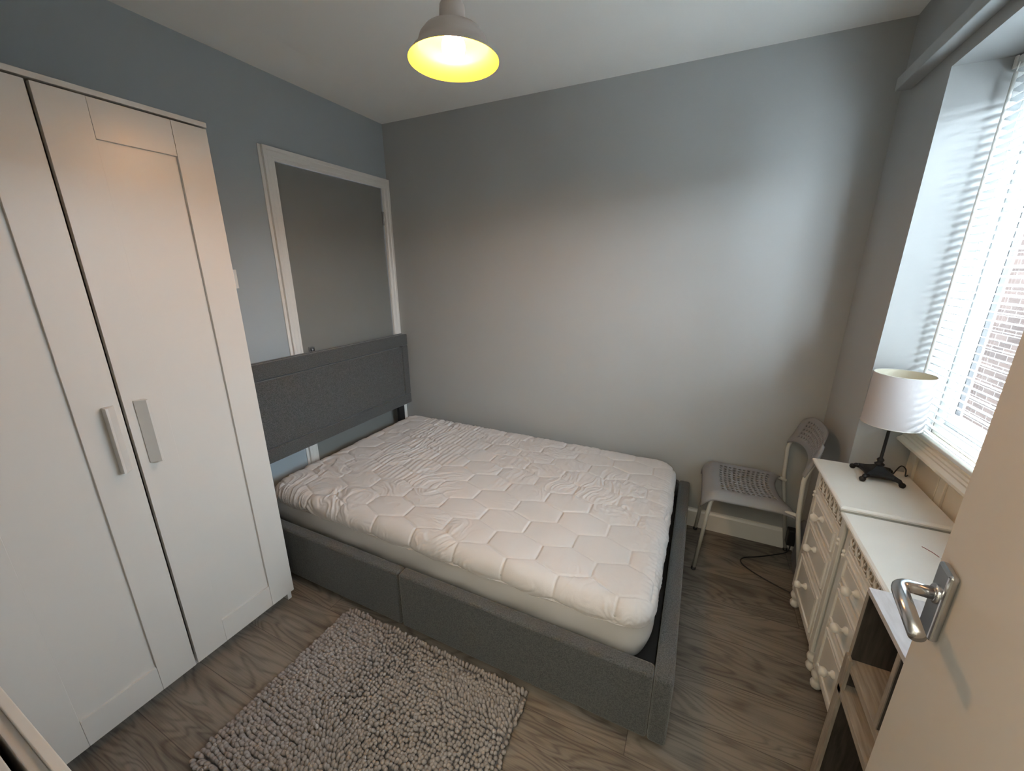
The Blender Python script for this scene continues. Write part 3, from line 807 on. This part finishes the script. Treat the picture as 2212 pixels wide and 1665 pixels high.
# ================================================================ BEDSIDE CABINETS
def cabinet(name, y0, y1, ztop, label):
    o0 = (2.64, (y0+y1)/2, 0)
    cb_ = empty(name, o0, label, 'cabinet', 'white bedside cabinets')
    def c_(o_): return off(o_, o0)
    X0, X1 = 2.512, 2.768
    yc = (y0+y1)/2; b0, b1 = y0+.014, y1-.014     # body
    zt = ztop
    # moulded top
    pr = [(0, 0), (0, .006), (-.004, .010), (-.004, .014), (-.010, .020), (-.012, .026), (-.012, .030)]
    def ring(e, z): return [(X0-.012-e, b0-e*1.0, z), (X1, b0-e*1.0, z), (X1, b1+e*1.0, z), (X0-.012-e, b1+e*1.0, z)]
    tm = MB()
    steps = [(.000, -.034), (.003, -.030), (.003, -.026), (.009, -.021), (.009, -.018), (.014, -.012), (.0145, -.006), (.012, -.003), (.012, -.003), (.006, 0)]
    V = []; F = []
    for e, dz in steps: V += ring(e, zt+dz)
    n = len(steps)
    for i in range(n-1):
        for k in range(4): F.append((i*4+k, i*4+(k+1) % 4, (i+1)*4+(k+1) % 4, (i+1)*4+k))
    F.append((3, 2, 1, 0)); F.append(tuple((n-1)*4+k for k in range(4)))
    tm.add(V, F); c_(tm.build('top_panel', M['lacquer'], cb_))
    # body
    bd = MB().box(X0+.006, X1, b0+.006, b1-.006, .095, zt-.034)
    bd.box(X0, X0+.010, b0, b0+.030, .095, zt-.034).box(X0, X0+.010, b1-.030, b1, .095, zt-.034)
    bd.box(X0+.0005, X0+.010, b0+.03, b1-.03, zt-.044, zt-.034).box(X0+.0005, X0+.010, b0+.03, b1-.03, .095, .112)
    bd.box(X0+.001, X0+.010, b0+.03, b1-.03, .592, .602)
    c_(bd.build('body', M['lacquer'], cb_, bevel=.002))
    # carved frieze
    c_(MB().box(X0+.004, X0+.0065, b0+.03, b1-.03, .602, zt-.044).build('frieze_recess', M['carve_recess'], cb_))
    fz = MB(); zc = (.602+zt-.044)/2; hz = (zt-.044-.602)/2; L_ = (b1-b0-.06); n = 6
    for k in range(n):
        ya = b0+.03+L_*(k+.5)/n; w_ = L_/n
        pts = [(X0+.003, ya+w_*.40*math.cos(a_), zc+hz*.72*math.sin(a_)) for a_ in [2*PI*q/14 for q in range(14)]]
        fz.tube(pts, .0024, 6, closed=True)
        s1 = [(X0+.002, ya-w_*.48+w_*.96*q/10, zc+hz*.8*math.sin(2*PI*q/10)) for q in range(11)]
        fz.tube(s1, .0022, 6)
        fz.lathe([(.0001, -.003), (.004, -.002), (.004, .001)], (X0+.002, ya, zc), 10, axis='x')
        fz.tube([(X0+.002, ya+w_*.5, zc-hz), (X0+.001, ya+w_*.5, zc+hz)], .002, 6)
    c_(fz.build('carved_frieze', M['lacquer'], cb_))
    # drawers
    for (za, zb, kz) in ((.478, .588, .540), (.318, .466, .405), (.118, .306, .232)):
        dm = MB(); ya, yb = b0+.034, b1-.034
        dm.box(X0-.001, X0+.008, ya, yb, za, zb)
        q = .014
        for (p0, p1, r0, r1) in ((ya+q, yb-q, zb-q-.008, zb-q), (ya+q, yb-q, za+q, za+q+.008), (ya+q, ya+q+.008, za+q+.008, zb-q-.008), (yb-q-.008, yb-q, za+q+.008, zb-q-.008)):
            dm.box(X0-.007, X0, p0, p1, r0, r1)
        dm.box(X0-.004, X0, ya+.034, yb-.034, za+.034, zb-.034)
        d = c_(dm.build('drawer', M['lacquer'], cb_, bevel=.0018))
        kp = [(.0115, 0), (.0125, -.003), (.0125, -.006), (.010, -.009), (.0055, -.012), (.0050, -.017), (.0075, -.019), (.0125, -.023), (.0148, -.029), (.0142, -.035), (.010, -.040), (.005, -.042), (.0005, -.0425)]
        MB().lathe(kp, (X0-.003, yc+.0, kz), 18, axis='x').build('knob', M['lacquer'], d)
    # turned feet
    fp = [(.012, 0), (.017, .008), (.019, .020), (.015, .032), (.012, .036), (.019, .046), (.022, .058), (.019, .070), (.014, .076), (.019, .082), (.021, .092), (.021, .097)]
    for x in (X0+.020, X1-.022):
        for y in (b0+.020, b1-.020):
            c_(MB().lathe(fp, (x, y, 0), 20).build('foot', M['lacquer'], cb_))
    # small turned drop on the corner posts near the top
    for y in (b0+.015, b1-.015):
        for z in (.553, .568):
            c_(MB().lathe([(.0001, -.007), (.004, -.006), (.0065, -.002), (.0065, .001)], (X0, y, z), 12, axis='x').build('post_bead', M['lacquer'], cb_))
    return cb_
cabinet('bedside_cabinet', -.800, -.410, .706, 'white three drawer cabinet carrying the table lamp')
cabinet('bedside_cabinet', -1.196, -.806, .694, 'white three drawer cabinet with bare scratched top, between lamp cabinet and shelf unit')
# scratch mark on the second top
mk = MB().tube([(2.640, -.925, .6941), (2.655, -.945, .6943), (2.662, -.962, .6941)], .0012, 6)
mk.tube([(2.664, -.966, .6940), (2.668, -.985, .6941)], .0007, 6)
mo_ = mk.build('scratch', M['mark']); 
for o_ in list(COL.objects):
    if o_.name == 'bedside_cabinet.001': mo_.parent = o_; off(mo_, (2.64, -1.001, 0))
mo_['label'] = 'red brown scratch'

# ================================================================ TABLE LAMP
lx_, ly_, lz_ = 2.656, -.512, .7062
lo = (lx_, ly_, lz_)
tl = empty('table_lamp', lo, 'table lamp with white drum shade and black footed base', 'lamp')
def l_(o_): return off(o_, lo)
bs = MB()
# stepped square base with concave sides
def sq_ring(h, z, conc):
    out = []
    for q in range(4):
        a0 = PI/4+q*PI/2
        for k in range(8):
            t = k/8; ca, sa = math.cos(a0), math.sin(a0); cb2, sb2 = math.cos(a0+PI/2), math.sin(a0+PI/2)
            X = (ca*(1-t)+cb2*t)*h*1.414; Y = (sa*(1-t)+sb2*t)*h*1.414
            f = 1-conc*math.sin(PI*t); out.append((lx_+X*f, ly_+Y*f, z))
    return out
rg = [(.040, .014, .12), (.046, .014, .16), (.048, .022, .16), (.044, .028, .16), (.030, .034, .12), (.020, .040, .06), (.012, .046, 0), (.009, .05, 0)]
V = []; F = []
for h_, z_, c_ in rg: V += sq_ring(h_, lz_+z_, c_)
for i in range(len(rg)-1):
    for k in range(32): F.append((i*32+k, i*32+(k+1) % 32, (i+1)*32+(k+1) % 32, (i+1)*32+k))
F.append(tuple(range(31, -1, -1))); F.append(tuple((len(rg)-1)*32+k for k in range(32)))
bs.add(V, F, False)
l_(bs.build('base', M['iron'], tl))
for sx in (-1, 1):
    for sy in (-1, 1):
        fm = MB()
        fm.tube([(lx_+sx*.036, ly_+sy*.036, lz_+.020), (lx_+sx*.048, ly_+sy*.048, lz_+.018), (lx_+sx*.054, ly_+sy*.054, lz_+.010)], [.009, .008, .006], 10)
        fm.lathe([(.001, 0), (.007, .001), (.0100, .007), (.0095, .013), (.005, .017), (.001, .018)], (lx_+sx*.055, ly_+sy*.055, lz_), 14)
        l_(fm.build('foot', M['iron'], tl))
st = MB().lathe([(.009, .046), (.014, .052), (.015, .056), (.009, .060), (.008, .064), (.011, .070), (.010, .074), (.0048, .080), (.0048, .24), (.010, .245), (.010, .27)], (lx_, ly_, lz_), 18)
l_(st.build('stem', M['iron'], tl))
sz0, sz1 = .917, 1.099
sh = MB(); rb, rt2 = .0825, .0800
sh.lathe([(rb, sz0), (rt2, sz1)], (lx_, ly_, 0), 64, cap=False)
l_(sh.build('lamp_shade', M['lampshade'], tl))
l_(MB().lathe([(rb-.0015, sz0+.001), (rt2-.0015, sz1-.001)], (lx_, ly_, 0), 64, cap=False).build('shade_lining', M['shade_lining'], tl))
for r, z in ((rb, sz0), (rt2, sz1)):
    l_(MB().tube([(lx_+r*math.cos(2*PI*k/64), ly_+r*math.sin(2*PI*k/64), z) for k in range(64)], .0013, 6, closed=True).build('shade_rim', M['white_steel'], tl))
# spider ring
sp_ = MB()
for a_ in (0, 2*PI/3, 4*PI/3): sp_.tube([(lx_, ly_, .965), (lx_+.080*math.cos(a_), ly_+.080*math.sin(a_), sz0+.006)], .0012, 6)
l_(sp_.build('shade_carrier', M['white_steel'], tl))
cp = smooth_path([(2.71, -.485, .716), (2.735, -.462, .745), (2.752, -.460, .735), (2.752, -.470, .712), (2.766, -.45, .7085)], 6)
l_(MB().tube(cp, .0022, 8).build('cord', M['black'], tl))

# ================================================================ SHELF UNIT (right foreground)
so = (2.58, -1.46, 0)
su = empty('shelf_unit', so, 'grey oak open shelf unit with pale top, half behind the open door', 'shelf')
def s_(o_): return off(o_, so)
SX0, SX1 = 2.442, 2.765; SY1, SY0 = -1.202, -1.735
s_(MB().box(SX0, SX1, SY0, SY1, .699, .712).build('top_panel', M['book_top'], su, bevel=.0008))
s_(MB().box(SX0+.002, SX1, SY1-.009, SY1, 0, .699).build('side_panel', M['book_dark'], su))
s_(MB().box(SX0, SX0+.002, SY1-.010, SY1, .500, .699).build('edge_strip', M['book_edge'], su))
s_(MB().box(SX0+.001, SX1, SY0, SY0+.015, 0, .699).build('side_panel', M['book_edge'], su))
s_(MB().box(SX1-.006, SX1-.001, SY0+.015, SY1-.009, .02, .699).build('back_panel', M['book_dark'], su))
s_(MB().box(SX0+.0005, SX1-.006, SY0+.015, SY1-.009, .478, .500).build('shelf', M['book_wood'], su, bevel=.001))
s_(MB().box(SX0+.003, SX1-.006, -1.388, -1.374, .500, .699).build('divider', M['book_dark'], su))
s_(MB().box(SX0+.001, SX0+.003, -1.388, -1.374, .500, .699).build('edge_strip', M['book_edge'], su))
s_(MB().box(SX0-.006, SX0+.002, SY1-.030, SY1+.0, .0, .510).build('side_stile', M['book_edge'], su, bevel=.001))
s_(MB().box(SX0-.006, SX1-.006, SY0+.015, SY1-.009, .398, .417).build('shelf', M['book_wood'], su, bevel=.001))
s_(MB().box(SX0, SX1-.006, SY0+.015, SY1-.009, .030, .048).build('shelf', M['book_wood'], su, bevel=.001))
s_(MB().lathe([(.013, 0), (.013, .0012), (.008, .0014)], (2.548, -1.338, .500), 18).build('cam_cap', M['black'], su))

# ================================================================ LOW UNIT by the doorway (bottom left corner)
uo = (.9, -2.24, 0)
lu = empty('storage_unit', uo, 'white board furniture edge at bottom left of photo, beside the wardrobe', 'furniture')
def u_(o_): return off(o_, uo)
LZ = .60
u_(MB().box(.50, 1.36, -2.1815, -2.1665, 0, LZ).build('front_panel', M['lacquer'], lu, bevel=.0015))
u_(MB().box(.50, 1.36, -2.1985, -2.1815, 0, LZ-.012).build('inner_panel', M['trim'], lu, bevel=.0015))
u_(MB().box(.50, 1.36, -2.301, -2.212, 0, LZ).build('back_panel', M['lacquer'], lu, bevel=.0015))
u_(MB().box(.50, 1.36, -2.212, -2.1985, 0, .10).build('channel', M['black'], lu))

# ================================================================ CABLE, CLOTH
cp = smooth_path([(2.575, -.030, .055), (2.565, -.045, .006), (2.50, -.10, .005), (2.42, -.155, .005), (2.352, -.195, .005), (2.337, -.235, .005), (2.365, -.275, .005), (2.43, -.320, .005), (2.52, -.365, .005), (2.60, -.395, .005)], 8)
tag(MB().tube(cp, .0032, 8).build('power_cable', M['black']), 'black power cable looping over the floor under the chair', 'cable')
ad = MB().box(2.545, 2.585, -.075, -.030, .060, .150).build('plug', M['black'], bevel=.006); tag(ad, 'black plug at the wall behind the chair leg', 'plug')
# crumpled grey cloth bag between chair and cabinet
V = []; F = []
n1, n2 = 20, 16
for i in range(n1):
    th_ = PI*i/(n1-1)
    for k in range(n2):
        ph = 2*PI*k/n2
        r = 1+.16*math.sin(3*ph+2*th_)+.10*math.sin(5*ph-3*th_)+.08*math.sin(7*th_)
        V.append((2.570+.024*math.sin(th_)*math.cos(ph)*r, -.225+.090*math.sin(th_)*math.sin(ph)*r, .152+.150*math.cos(th_)))
for i in range(n1-1):
    for k in range(n2): F.append((i*n2+k, (i+1)*n2+k, (i+1)*n2+(k+1) % n2, i*n2+(k+1) % n2))
cl = np_mesh('cloth_bag', V, F, M['cloth_grey']); tag(cl, 'small crumpled grey cloth bag behind the chair beside the cabinet', 'bag')
